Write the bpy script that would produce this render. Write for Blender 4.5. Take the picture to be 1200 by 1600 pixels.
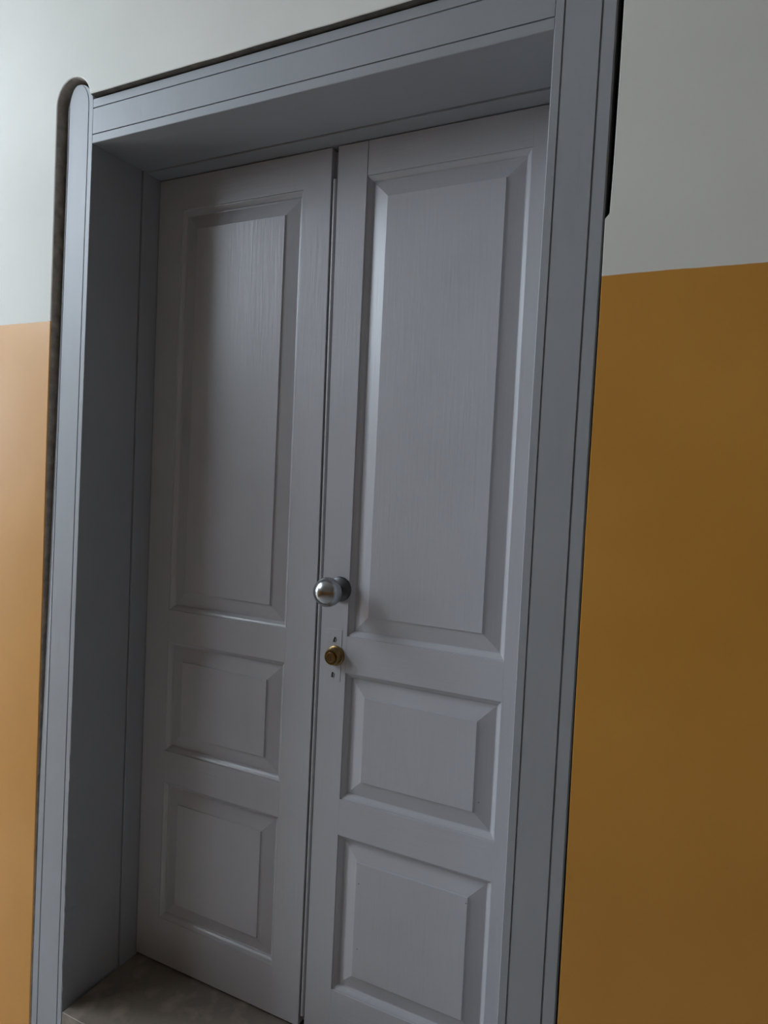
import bpy, bmesh, math, random
from mathutils import Vector, Matrix
from mathutils.geometry import tessellate_polygon

S = bpy.context.scene
for o in list(bpy.data.objects):
    bpy.data.objects.remove(o)
COL = S.collection

# ------------------------------------------------------------------ camera
CAM = (0.8415, -1.4119, 1.396)
YAW, PITCH, ROLL, FPX = math.radians(25.3868), math.radians(-2.5031), math.radians(2.7094), 1040.115
fw = Vector((-math.sin(YAW) * math.cos(PITCH), math.cos(YAW) * math.cos(PITCH), math.sin(PITCH)))
rt = Vector((math.cos(YAW), math.sin(YAW), 0))
up = rt.cross(fw)
Rv = rt * math.cos(ROLL) + up * math.sin(ROLL)
Uv = -rt * math.sin(ROLL) + up * math.cos(ROLL)
cd = bpy.data.cameras.new('camera')
cam = bpy.data.objects.new('camera', cd)
COL.objects.link(cam)
cam.matrix_world = Matrix(((Rv.x, Uv.x, -fw.x, CAM[0]), (Rv.y, Uv.y, -fw.y, CAM[1]),
                           (Rv.z, Uv.z, -fw.z, CAM[2]), (0, 0, 0, 1)))
cd.sensor_fit = 'VERTICAL'
cd.sensor_height = 24.0
cd.lens = FPX / 1600 * 24.0
cd.shift_y = 1.9 / 1600
cd.clip_start = 0.02
S.camera = cam

# ------------------------------------------------------------------ light
w = bpy.data.worlds.new('sky')
S.world = w
w.use_nodes = True
bg = w.node_tree.nodes['Background']
bg.inputs[0].default_value = (0.765, 0.885, 1.0, 1)
bg.inputs[1].default_value = 12.8

# unseen openings in the left end wall, split and sized to light the doors
WX = -2.1                       # plane of that wall
OPENINGS = [(-1.16, -0.40, -0.16, 2.05), (-2.30, -0.50, 2.15, 3.45)]      # y0, y1, z0, z1
for (y0, y1, z0, z1) in OPENINGS:
    pl = bpy.data.lights.new('window_portal', 'AREA')
    pl.shape = 'RECTANGLE'
    pl.size, pl.size_y = z1 - z0, y1 - y0
    pl.cycles.is_portal = True
    po = bpy.data.objects.new('window_portal', pl)
    COL.objects.link(po)
    po.location = (WX - 0.27, (y0 + y1) / 2, (z0 + z1) / 2)
    po.rotation_euler = (0, math.radians(-90), 0)

S.view_settings.view_transform = 'Standard'
S.view_settings.look = 'None'
S.view_settings.gamma = 1.0
S.view_settings.use_curve_mapping = False
S.view_settings.exposure = 0.0

# ------------------------------------------------------------------ materials
def new_mat(name, base, rough, noise=0.04, nscale=6.0, bump=0.0, bscale=(60, 60, 60), spec=0.5, metal=0.0):
    m = bpy.data.materials.new(name)
    m.use_nodes = True
    nt = m.node_tree
    b = nt.nodes['Principled BSDF']
    b.inputs['Roughness'].default_value = rough
    b.inputs['Metallic'].default_value = metal
    b.inputs['Specular IOR Level'].default_value = spec
    tc = nt.nodes.new('ShaderNodeTexCoord')
    n = nt.nodes.new('ShaderNodeTexNoise')
    n.inputs['Scale'].default_value = nscale
    n.inputs['Detail'].default_value = 5
    nt.links.new(tc.outputs['Object'], n.inputs['Vector'])
    r = nt.nodes.new('ShaderNodeValToRGB')
    r.color_ramp.elements[0].position = 0.3
    r.color_ramp.elements[1].position = 0.7
    r.color_ramp.elements[0].color = tuple(c * (1 - noise) for c in base) + (1,)
    r.color_ramp.elements[1].color = tuple(min(1, c * (1 + noise)) for c in base) + (1,)
    nt.links.new(n.outputs['Fac'], r.inputs['Fac'])
    nt.links.new(r.outputs['Color'], b.inputs['Base Color'])
    if bump:
        mp = nt.nodes.new('ShaderNodeMapping')
        mp.inputs['Scale'].default_value = bscale
        nt.links.new(tc.outputs['Object'], mp.inputs['Vector'])
        n2 = nt.nodes.new('ShaderNodeTexNoise')
        n2.inputs['Scale'].default_value = 1.0
        n2.inputs['Detail'].default_value = 3
        nt.links.new(mp.outputs['Vector'], n2.inputs['Vector'])
        bp = nt.nodes.new('ShaderNodeBump')
        bp.inputs['Strength'].default_value = bump
        bp.inputs['Distance'].default_value = 0.002
        nt.links.new(n2.outputs['Fac'], bp.inputs['Height'])
        nt.links.new(bp.outputs['Normal'], b.inputs['Normal'])
    return m

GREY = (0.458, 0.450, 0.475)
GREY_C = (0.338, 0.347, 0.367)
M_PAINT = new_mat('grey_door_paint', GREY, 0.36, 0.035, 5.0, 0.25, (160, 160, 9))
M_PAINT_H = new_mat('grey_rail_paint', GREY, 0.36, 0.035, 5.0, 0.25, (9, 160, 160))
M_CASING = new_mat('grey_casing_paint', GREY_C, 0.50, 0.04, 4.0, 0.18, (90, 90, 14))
M_CHROME = new_mat('satin_chrome', (0.40, 0.40, 0.41), 0.24, 0.03, 30, metal=1.0)
M_ROSE = new_mat('dull_dark_steel', (0.10, 0.10, 0.105), 0.42, 0.1, 30, metal=1.0)
M_MOULD = new_mat('grey_moulding_paint', GREY, 0.24, 0.03, 5.0)
M_CRACK_SHADE = new_mat('plaster_crack_shade', (0.13, 0.115, 0.10), 0.95, 0.3, 40)  # bare plaster coloured dark to paint the shade inside the crack
M_RAW = new_mat('bare_plaster_edge', (0.50, 0.45, 0.40), 0.95, 0.3, 40)
M_BRASS = new_mat('worn_brass', (0.26, 0.175, 0.07), 0.34, 0.15, 90, metal=1.0)
M_DARK = new_mat('dark_hole', (0.02, 0.018, 0.016), 0.8)
M_SCREW = new_mat('painted_screw', (0.36, 0.37, 0.38), 0.4, 0.1, 200)
M_CEIL = new_mat('ceiling_white', (0.80, 0.79, 0.76), 0.9)
M_FLOOR = new_mat('corridor_stone', (0.52, 0.51, 0.49), 0.30, 0.12, 9)
M_WFRAME = new_mat('window_paint', (0.7, 0.7, 0.68), 0.45)

def marble():
    m = new_mat('threshold_marble', (0.26, 0.21, 0.165), 0.35, 0.22, 14, 0.15, (30, 30, 30))
    nt = m.node_tree
    r = [n for n in nt.nodes if n.type == 'VALTORGB'][0]
    e = r.color_ramp.elements.new(0.5)
    e.color = (0.18, 0.145, 0.115, 1)
    return m
M_MARBLE = marble()

DADO_Z0, DADO_K = 1.7665, -0.0052          # height of the yellow paint at x = 0 and its fall along x
def wall_mat():
    m = bpy.data.materials.new('two_tone_wall_paint')
    m.use_nodes = True
    nt = m.node_tree
    N, L = nt.nodes, nt.links
    b = N['Principled BSDF']
    geo = N.new('ShaderNodeNewGeometry')
    sep = N.new('ShaderNodeSeparateXYZ')
    L.new(geo.outputs['Position'], sep.inputs[0])
    def noise(scale, det=4):
        n = N.new('ShaderNodeTexNoise')
        n.inputs['Scale'].default_value = scale
        n.inputs['Detail'].default_value = det
        L.new(geo.outputs['Position'], n.inputs['Vector'])
        return n.outputs['Fac']
    def math_(op, a, c=None, d=None):
        n = N.new('ShaderNodeMath')
        n.operation = op
        for i, v in enumerate((a, c, d)):
            if v is None:
                continue
            if isinstance(v, (int, float)):
                n.inputs[i].default_value = v
            else:
                L.new(v, n.inputs[i])
        return n.outputs[0]
    line = math_('MULTIPLY_ADD', sep.outputs['X'], DADO_K, DADO_Z0)
    line = math_('ADD', line, math_('MULTIPLY', math_('SUBTRACT', noise(14), 0.5), 0.004))
    d = math_('SUBTRACT', sep.outputs['Z'], line)
    fac = math_('MULTIPLY_ADD', d, 700.0, 0.5)
    fac.node.use_clamp = True
    def ramp(a, c, src):
        r = N.new('ShaderNodeValToRGB')
        r.color_ramp.elements[0].position = 0.3
        r.color_ramp.elements[1].position = 0.7
        r.color_ramp.elements[0].color = a + (1,)
        r.color_ramp.elements[1].color = c + (1,)
        L.new(src, r.inputs['Fac'])
        return r.outputs['Color']
    n1 = noise(3.5, 6)
    yel = ramp((0.60, 0.270, 0.040), (0.66, 0.310, 0.052), n1)
    whi = ramp((0.765, 0.745, 0.69), (0.815, 0.80, 0.745), n1)
    mx = N.new('ShaderNodeMix')
    mx.data_type = 'RGBA'
    L.new(fac, mx.inputs['Factor'])
    L.new(yel, mx.inputs['A'])
    L.new(whi, mx.inputs['B'])
    L.new(mx.outputs['Result'], b.inputs['Base Color'])
    L.new(math_('MULTIPLY_ADD', fac, 0.40, 0.40), b.inputs['Roughness'])
    h = math_('ADD', noise(5, 3), math_('MULTIPLY', noise(160, 3), 0.10))
    bp = N.new('ShaderNodeBump')
    bp.inputs['Strength'].default_value = 0.25
    bp.inputs['Distance'].default_value = 0.006
    L.new(h, bp.inputs['Height'])
    L.new(bp.outputs['Normal'], b.inputs['Normal'])
    return m
M_WALL = wall_mat()

# ------------------------------------------------------------------ helpers
def build(name, verts, faces, mat, parent=None, smooth=False):
    me = bpy.data.meshes.new(name)
    me.from_pydata([tuple(v) for v in verts], [], faces)
    bm = bmesh.new()
    bm.from_mesh(me)
    bmesh.ops.recalc_face_normals(bm, faces=bm.faces)
    bm.to_mesh(me)
    bm.free()
    if smooth:
        for p in me.polygons:
            p.use_smooth = True
    me.materials.append(mat)
    o = bpy.data.objects.new(name, me)
    COL.objects.link(o)
    if parent:
        o.parent = parent
    return o

def tag(o, label, cat, kind=None):
    o['label'] = label
    o['category'] = cat
    if kind:
        o['kind'] = kind
    return o

def empty(name, loc=(0, 0, 0)):
    o = bpy.data.objects.new(name, None)
    o.empty_display_size = 0.1
    COL.objects.link(o)
    o.location = loc
    return o

def box_data(x0, x1, y0, y1, z0, z1, bev=0.0):
    bm = bmesh.new()
    bmesh.ops.create_cube(bm, size=1)
    for v in bm.verts:
        v.co = Vector(((x0 + x1) / 2 + v.co.x * (x1 - x0), (y0 + y1) / 2 + v.co.y * (y1 - y0), (z0 + z1) / 2 + v.co.z * (z1 - z0)))
    if bev:
        bmesh.ops.bevel(bm, geom=bm.edges[:], offset=bev, segments=2, affect='EDGES', profile=0.5)
    vs = [v.co.copy() for v in bm.verts]
    for i, v in enumerate(bm.verts):
        v.index = i
    fs = [[v.index for v in f.verts] for f in bm.faces]
    bm.free()
    return vs, fs

def box(name, x0, x1, y0, y1, z0, z1, mat, parent=None, bev=0.0, warp=None):
    vs, fs = box_data(x0, x1, y0, y1, z0, z1, bev)
    if warp:
        vs = [warp(v) for v in vs]
    return build(name, vs, fs, mat, parent)

def lathe(name, prof, c, mat, parent=None, n=48, smooth=True):
    """prof: (radius, distance in front of the door) pairs, about the y axis through c"""
    vs, fs = [], []
    for r, h in prof:
        for k in range(n):
            a = 2 * math.pi * k / n
            vs.append((c[0] + r * math.cos(a), c[1] - h, c[2] + r * math.sin(a)))
    for i in range(len(prof) - 1):
        for k in range(n):
            fs.append((i * n + k, i * n + (k + 1) % n, (i + 1) * n + (k + 1) % n, (i + 1) * n + k))
    fs.append(tuple(range(n)))
    fs.append(tuple((len(prof) - 1) * n + k for k in range(n)))
    o = build(name, vs, fs, mat, parent, smooth)
    if smooth:
        o.data.set_sharp_from_angle(angle=math.radians(35))
    return o

def extrude_profile(prof, rows):
    """rows: list of functions mapping a profile point to a 3D point; closed profile"""
    n = len(prof)
    vs, fs = [], []
    for f in rows:
        vs += [f(p) for p in prof]
    for i in range(len(rows) - 1):
        for k in range(n):
            fs.append((i * n + k, i * n + (k + 1) % n, (i + 1) * n + (k + 1) % n, (i + 1) * n + k))
    fs.append(tuple(range(n)))
    fs.append(tuple((len(rows) - 1) * n + k for k in range(n)))
    return vs, fs

D = 0.2243            # front of the door surround stands this far before the doors
P = 0.012             # plaster stands this far before the surround
YW = -D - P           # wall surface
H = 2.2
XMIN, XMAX, YMIN, ZF, ZC = WX, 6.5, -5.6, -0.19, 4.3

# ------------------------------------------------------------------ the setting
def door_wall():
    cut = []
    def xl(z): return -0.676 - 0.0175 * (2.3 - z) / 2.3
    for k in range(12):
        z = ZF + (2.27 - ZF) * k / 11
        cut.append((xl(z) + random.Random(k).uniform(-.0008, .0008), z))
    cx, hw = (xl(2.3) - 0.562) / 2, (-0.562 - xl(2.3)) / 2
    for k in range(0, 17):
        a = math.pi - math.pi * k / 16
        z = 2.302 + 0.060 * math.sin(a)
        if k > 8 and z < 2.311:
            break
        cut.append((cx + hw * math.cos(a), z))
    cut.append((-0.561, 2.3105))
    rnd = random.Random(5)
    for k in range(1, 20):
        cut.append((-0.561 + 1.122 * k / 20, 2.3102 + rnd.uniform(-.0007, .0007)))
    cut.append((0.562, 2.3105))
    for k in range(5, 17):
        a = math.pi - math.pi * k / 16
        cut.append((0.619 + 0.0575 * math.cos(a), 2.302 + 0.060 * math.sin(a)))
    for z, x in ((2.1, .6765), (1.95, .6755), (1.866, .6740), (1.858, .6672), (1.7, .6675), (1.5, .6668), (1.32, .6662), (1.27, .6665),
                 (1.0, .6668), (.7, .6685), (.4, .6690), (.2, .6690), (ZF, .6690)):
        cut.append((x, z))
    n = len(cut)
    # rounded arris: each cut point pushed outward a little on the surface
    outs = []
    for i in range(n):
        a = Vector(cut[max(0, i - 1)])
        b = Vector(cut[min(n - 1, i + 1)])
        t = (b - a).normalized()
        nn = Vector((-t.y, t.x))
        outs.append(Vector(cut[i]) + nn * (0.004 if cut[i][0] < -.55 else 0.002 if cut[i][0] < .6 else 0.0008))
    outs[0].y = ZF
    outs[-1].y = ZF
    vs, fs = [], []
    poly = [Vector((XMIN, ZF))] + outs + [Vector((XMAX, ZF)), Vector((XMAX, ZC)), Vector((XMIN, ZC))]
    for p in poly:
        vs.append((p.x, YW, p.y))
    for t in tessellate_polygon([[Vector((p.x, p.y, 0)) for p in poly]]):
        fs.append(tuple(t))
    mid, c1, c2 = [], [], []
    for i in range(n):
        o_, c_ = outs[i], Vector(cut[i])
        m_ = c_ + (o_ - c_) * 0.3
        mid.append(len(vs)); vs.append((m_.x, YW + 0.0012, m_.y))
        c1.append(len(vs)); vs.append((c_.x, YW + 0.004, c_.y))
        c2.append(len(vs)); vs.append((c_.x, 0.10, c_.y))
    for i in range(n - 1):
        fs.append((1 + i, 2 + i, mid[i + 1], mid[i]))
        fs.append((mid[i], mid[i + 1], c1[i + 1], c1[i]))
        fs.append((c1[i], c1[i + 1], c2[i + 1], c2[i]))
    # unseen panel added behind the doors to block light leaks
    k = len(vs)
    vs += [(-0.8, 0.10, ZF), (0.8, 0.10, ZF), (0.8, 0.10, 2.5), (-0.8, 0.10, 2.5)]
    fs.append((k, k + 1, k + 2, k + 3))
    o = build('wall_back', vs, fs, M_WALL)
    o.data.materials.append(M_RAW)
    o.data.materials.append(M_CRACK_SHADE)
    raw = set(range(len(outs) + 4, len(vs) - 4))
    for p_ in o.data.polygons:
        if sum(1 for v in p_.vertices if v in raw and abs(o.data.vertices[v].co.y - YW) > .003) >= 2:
            p_.material_index = 1 if p_.center.x < -.56 else 2  # head and right edges take the plaster with painted-in shade
    tag(o, 'plaster wall around the double door, white above and ochre yellow below', 'wall', 'structure')
door_wall()

# corridor shell
tag(box('floor', XMIN - .3, XMAX, YMIN, 0.1, ZF - 0.1, ZF, M_FLOOR), 'grey brown stone corridor floor before the door', 'floor', 'structure')
tag(box('ceiling', XMIN - .3, XMAX, YMIN, 0.1, ZC, ZC + 0.1, M_CEIL), 'white plaster ceiling over the corridor', 'ceiling', 'structure')
tag(box('wall_front', XMIN - .3, XMAX, YMIN - 0.1, YMIN, ZF, ZC, M_WALL), 'two tone corridor wall facing the double door', 'wall', 'structure')
tag(box('wall_right', XMAX, XMAX + 0.1, YMIN, 0.1, ZF, ZC, M_WALL), 'two tone end wall of the corridor on the right', 'wall', 'structure')
def window_wall():
    vs, fs = [], []
    (ya, yb, za, zb), (yc, yd, zc, zd) = OPENINGS
    for (y0, y1, z0, z1) in ((YMIN, yc, ZF, ZC), (yd, 0.1, ZF, ZC), (yc, ya, ZF, zc), (ya, yb, ZF, za), (ya, yb, zb, zc), (yc, yd, zd, ZC)):
        v, f = box_data(WX - 0.25, WX, y0, y1, z0, z1)
        k = len(vs)
        vs += v
        fs += [[i + k for i in q] for q in f]
    tag(build('wall_left', vs, fs, M_WALL), 'two tone end wall with the unseen openings, left of the door', 'wall', 'structure')
    for i, (y0, y1, z0, z1) in enumerate(OPENINGS):
        r = empty('window_%d' % (i + 1), (WX - 0.18, (y0 + y1) / 2, z0))
        tag(r, ('tall unseen opening shaped to light the doors from the left', 'wide high unseen opening shaped to light the upper door panels')[i], 'window', 'structure')
        hw, hh = (y1 - y0) / 2, z1 - z0
        for a, b, c, d, nm in ((-hw, -hw + .05, 0, hh, 'frame_stile'), (hw - .05, hw, 0, hh, 'frame_stile'), (-hw + .05, hw - .05, 0, .05, 'frame_rail'),
                               (-hw + .05, hw - .05, hh - .05, hh, 'frame_rail'), (-.025, .025, .05, hh - .05, 'mullion')):
            box(nm, -0.03, 0.03, a, b, c, d, M_WFRAME, r, 0.003)
window_wall()
M_ADDED_GROUND = new_mat('added_ground_grey', (0.20, 0.19, 0.17), 0.9, 0.2, 2)  # unseen ground added to block sky light from below the horizon
tag(box('added_ground', -60, WX - 0.26, -45, 40, -0.7, -0.6, M_ADDED_GROUND), 'unseen grey ground added outside to block light from below', 'ground', 'structure')

th = box('trim_2', -0.5605, 0.5560, -0.247, 0.045, ZF + 0.0005, 0.0, M_MARBLE, None, 0.002)
tag(th, 'worn beige marble threshold slab under the double door', 'threshold', 'structure')

# ------------------------------------------------------------------ door surround
t1 = empty('trim_1', (0, -D, 0))
tag(t1, 'grey painted wooden door surround with grooved casing and deep reveal', 'door surround', 'structure')
OFF = Vector((0, D, 0))         # children are written in wall coordinates

def casing_profile(g1, g2, wd, depth=0.045):
    return [(0, depth), (0, 0.0012), (0.0012, 0), (g1 - .0016, 0), (g1 - .0009, .0035), (g1 + .0009, .0035), (g1 + .0016, 0),
            (g2 - .0018, 0), (g2 - .0010, .004), (g2 + .0010, .004), (g2 + .0018, 0), (wd - .0025, 0), (wd, .0025), (wd, depth)]

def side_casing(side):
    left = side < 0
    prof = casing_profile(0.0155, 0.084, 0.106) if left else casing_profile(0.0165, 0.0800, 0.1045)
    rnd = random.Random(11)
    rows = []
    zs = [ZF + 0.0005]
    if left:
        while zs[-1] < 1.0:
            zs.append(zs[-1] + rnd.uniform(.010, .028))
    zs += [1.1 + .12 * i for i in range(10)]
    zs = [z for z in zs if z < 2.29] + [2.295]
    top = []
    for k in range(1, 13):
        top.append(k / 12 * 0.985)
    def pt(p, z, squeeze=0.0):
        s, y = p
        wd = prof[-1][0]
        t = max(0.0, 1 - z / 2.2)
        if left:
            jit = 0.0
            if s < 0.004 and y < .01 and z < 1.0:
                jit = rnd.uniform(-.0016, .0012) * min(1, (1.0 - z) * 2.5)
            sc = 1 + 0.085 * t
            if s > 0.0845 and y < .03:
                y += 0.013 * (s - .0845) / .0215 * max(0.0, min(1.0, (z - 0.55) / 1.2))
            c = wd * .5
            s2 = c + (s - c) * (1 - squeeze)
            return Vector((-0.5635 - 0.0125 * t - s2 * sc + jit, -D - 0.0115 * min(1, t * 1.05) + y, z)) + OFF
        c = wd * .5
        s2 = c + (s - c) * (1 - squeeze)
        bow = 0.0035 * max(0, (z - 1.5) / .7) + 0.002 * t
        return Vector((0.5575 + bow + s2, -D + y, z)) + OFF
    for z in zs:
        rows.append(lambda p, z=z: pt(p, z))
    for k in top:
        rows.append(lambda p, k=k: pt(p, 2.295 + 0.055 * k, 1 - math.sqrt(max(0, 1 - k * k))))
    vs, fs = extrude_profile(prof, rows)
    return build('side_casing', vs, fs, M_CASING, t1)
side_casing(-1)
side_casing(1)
# head casing between the two posts
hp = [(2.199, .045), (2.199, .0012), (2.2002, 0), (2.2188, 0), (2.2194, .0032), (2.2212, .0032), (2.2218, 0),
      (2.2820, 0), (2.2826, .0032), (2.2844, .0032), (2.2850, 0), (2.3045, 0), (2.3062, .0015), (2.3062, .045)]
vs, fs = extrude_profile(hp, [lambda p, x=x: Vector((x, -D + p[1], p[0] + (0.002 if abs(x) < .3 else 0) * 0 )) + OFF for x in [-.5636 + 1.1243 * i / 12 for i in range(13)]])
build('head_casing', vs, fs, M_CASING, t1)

# reveal boards (between the casing and the door frame)
def reveal(side):
    vs = []
    for z in (ZF + .0006, 0.6, 1.2, 1.8, 2.2045):
        t = max(0.0, 1 - z / 2.2)
        if side < 0:
            xf, yf, xb = -0.5638 - 0.0125 * t, -D - 0.0115 * min(1, t * 1.05) + .044, -0.5655
        else:
            xf, yf, xb = 0.5578 + 0.0035 * max(0, (z - 1.5) / .7) + .002 * t, -D + .044, 0.5655
        for x, y in ((xf, yf), (xb, -0.061), (xb + side * .03, -0.061), (xf + side * .03, yf)):
            vs.append(Vector((x, y, z)) + OFF)
    fs = []
    for i in range(4):
        for k in range(4):
            fs.append((i * 4 + k, i * 4 + (k + 1) % 4, (i + 1) * 4 + (k + 1) % 4, (i + 1) * 4 + k))
    fs += [(0, 1, 2, 3), (16, 17, 18, 19)]
    build('reveal_board', vs, fs, M_CASING, t1)
reveal(-1)
reveal(1)
sv = [Vector(v) + OFF for v in ((-.59, -D + .044, 2.1995), (.59, -D + .044, 2.1995), (.59, -.048, 2.2065), (-.59, -.048, 2.2065),
                                (-.59, -D + .044, 2.235), (.59, -D + .044, 2.235), (.59, -.048, 2.235), (-.59, -.048, 2.235))]
build('soffit_board', sv, [(0, 1, 2, 3), (4, 5, 6, 7), (0, 1, 5, 4), (1, 2, 6, 5), (2, 3, 7, 6), (3, 0, 4, 7)], M_CASING, t1)
# door frame set into the reveal
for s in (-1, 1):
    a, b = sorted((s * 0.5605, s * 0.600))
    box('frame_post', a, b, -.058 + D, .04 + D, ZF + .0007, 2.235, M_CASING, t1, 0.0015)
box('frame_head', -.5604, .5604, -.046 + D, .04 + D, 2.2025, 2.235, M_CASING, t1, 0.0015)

# ------------------------------------------------------------------ door leaves
def warp(v):
    k = max(0.0, min(1.0, (v.z - 1.15) / 1.05))
    return Vector((v.x - 0.0095 * k * math.exp(-(v.x / 0.07) ** 2), v.y, v.z))

TH = 0.040
MOULD = [(0, 0.0), (0.0006, .0030), (.0028, .0034), (.0070, .0062), (.0110, .0100), (.0130, .0136), (.0152, .0140)]
FIELD = [(.0110, .0145), (.0155, .0140), (.0535, .0042), (.0545, .0012)]

def ring_mesh(name, prof, x0, x1, z0, z1, mat, parent, fill):
    vs, fs = [], []
    for i, y in prof:
        vs += [warp(Vector(p)) for p in ((x0 + i, y, z0 + i), (x1 - i, y, z0 + i), (x1 - i, y, z1 - i), (x0 + i, y, z1 - i))]
    for r in range(len(prof) - 1):
        for k in range(4):
            fs.append((r * 4 + k, r * 4 + (k + 1) % 4, (r + 1) * 4 + (k + 1) % 4, (r + 1) * 4 + k))
    n = (len(prof) - 1) * 4
    if fill:
        fs.append((n, n + 1, n + 2, n + 3))
        k = len(vs)
        y = .026
        i = prof[0][0]
        vs += [warp(Vector(p)) for p in ((x0 + i, y, z0 + i), (x1 - i, y, z0 + i), (x1 - i, y, z1 - i), (x0 + i, y, z1 - i))]
        for q in range(4):
            fs.append((q, (q + 1) % 4, k + (q + 1) % 4, k + q))
        fs.append((k, k + 1, k + 2, k + 3))
    else:
        k = len(vs)
        i = prof[-1][0]
        vs += [warp(Vector(p)) for p in ((x0, .016, z0), (x1, .016, z0), (x1, .016, z1), (x0, .016, z1),
                                         (x0 + i, .016, z0 + i), (x1 - i, .016, z0 + i), (x1 - i, .016, z1 - i), (x0 + i, .016, z1 - i))]
        for q in range(4):
            r = (q + 1) % 4
            fs += [(q, r, k + r, k + q), (n + q, n + r, k + 4 + r, k + 4 + q), (k + q, k + r, k + 4 + r, k + 4 + q)]
    return build(name, vs, fs, mat, parent)

def leaf(root, xa, xb, pa, pb, zs):
    """xa..xb the leaf, pa..pb its panels, zs six heights from the top down"""
    u1, u0, m1, m0, l1, l0 = zs
    zb, zt = 0.007, 2.1995
    e = 0.0001
    for a, b in ((xa, pa), (pb, xb)):
        # stile sliced in height so that it can follow the slightly bowed meeting edge
        vs, fs = [], []
        prof = [(a + .0003, 0), (b - .0003, 0), (b, .0003), (b, TH), (a, TH), (a, .0003)]
        rows = [lambda p, z=z: warp(Vector((p[0], p[1], z))) for z in [zb + (zt - zb) * i / 20 for i in range(21)]]
        vs, fs = extrude_profile(prof, rows)
        build('stile', vs, fs, M_PAINT, root)
    for a, b in ((u1, zt), (m1, u0), (l1, m0), (zb, l0)):
        box('rail', pa + e, pb - e, 0.0001, TH, a, b, M_PAINT_H, root, 0.0002)
    out = []
    for top, bot in ((u1, u0), (m1, m0), (l1, l0)):
        p = ring_mesh('panel', FIELD, pa, pb, bot, top, M_PAINT, root, True)
        ring_mesh('moulding', MOULD, pa, pb, bot, top, M_MOULD, p, False)
        out.append(p)
    return out

ZL = (2.1113, 1.0181, .9311, .6189, .5294, .1358)
ZR = (2.1190, 1.0228, .9339, .6204, .5313, .1377)
d1 = empty('door_1', (0, 0, 0))
tag(d1, 'grey three panel door leaf without knob, shaded beside the deep reveal', 'door leaf', 'structure')
leaf(d1, -0.5585, -0.0030, -0.4775, -0.0881, ZL)
d2 = empty('door_2', (0, 0, 0))
tag(d2, 'grey three panel door leaf with chrome knob and brass lock', 'door leaf', 'structure')
pR = leaf(d2, 0.0148, 0.5585, 0.0877, 0.4776, ZR)

# bead in the joint between the leaves, fixed to the left leaf
prof = [(-.0030, .030), (-.0030, .009), (.0016, .009)] + [(.0058 - .0042 * math.cos(a), .0055 - .0050 * math.sin(a)) for a in [math.pi * k / 8 for k in range(9)]] + [(.0100, .009), (.0140, .009), (.0140, .030)]
vs, fs = extrude_profile(prof, [lambda p, z=z: warp(Vector((p[0], p[1], z))) for z in [.036 + (2.125 - .036) * i / 20 for i in range(21)]])
build('meeting_bead', vs, fs, M_PAINT, d1)
vs, fs = extrude_profile([(-.0029, .036), (-.0029, .022), (.0140, .022), (.0140, .036)], [lambda p, z=z: warp(Vector((p[0], p[1], z))) for z in [.010, 1.15, 1.5, 1.8, 2.199]])
build('rebate', vs, fs, M_PAINT, d1)

# knob of the right leaf
kc = (0.0640, 0.0, 1.1365)
knob = empty('door_knob', kc)
knob.parent = d2
knob['label'] = 'round satin chrome door knob'
z0 = (0, 0, 0)
lathe('rose', [(.0300, 0.0), (.0305, .003), (.0290, .0075), (.0230, .0105), (.0135, .0120)], z0, M_ROSE, knob)
lathe('neck', [(.0125, .0118), (.0110, .018), (.0115, .025), (.0150, .033)], z0, M_ROSE, knob)
pr = [(.0149, .0325)]
for k in range(1, 25):
    a = math.radians(-62 + 152 * k / 24)
    pr.append((max(.0004, .0352 * math.cos(a)), .0615 + .0305 * math.sin(a)))
lathe('ball', pr, z0, M_CHROME, knob, 64)

# lock of the right leaf
plate = box('lock_plate', .0325, .0745, -.0009, .0002, .909, 1.0370, M_PAINT, d2, 0.0004)
plate['label'] = 'lock plate painted over in door grey'
cyl = (0.0595, 0.0, 0.9725)
lathe('lock_cylinder', [(.0245, .0012), (.0245, .004), (.0225, .0058), (.0208, .0064), (.0200, .0210), (.0188, .0232), (.0170, .0236), (.0162, .0215),
                        (.0132, .0215), (.0128, .0262), (.0118, .0272), (.0085, .0274), (.0080, .0262), (.0002, .0262)], cyl, M_BRASS, plate)['label'] = 'worn brass lock cylinder'
box('key_slot', cyl[0] - .0011, cyl[0] + .0011, -.0266, -.0258, cyl[2] - .0065, cyl[2] + .0035, M_DARK, plate)
for x, z, a in ((.0545, 1.0115, 18), (.0530, .9245, 8)):
    lathe('screw', [(.0046, .0012), (.0044, .0021), (.0030, .0027), (.0003, .0029)], (x, 0, z), M_SCREW, plate, 20)
    vs, fs = box_data(-.0017, .0017, -.0032, -.0016, -.0062, .0062)
    r = Matrix.Rotation(math.radians(a), 3, 'Y')
    build('screw_slot', [r @ v + Vector((x, 0, z)) for v in vs], fs, M_DARK, plate)

# nail holes and small dents in the paint of the right leaf
def pit(x, y, z, r, parent):
    lathe('nail_hole', [(r, -.0004), (r, .00015), (r * .3, .0003)], (x, y, z), M_DARK, parent, 10)
for x, z in ((.150, .4255), (.154, .2640), (.4205, .4640)):
    pit(x, .0012, z, .0013, pR[2])
pit(.437, .0012, .700, .0010, pR[1])
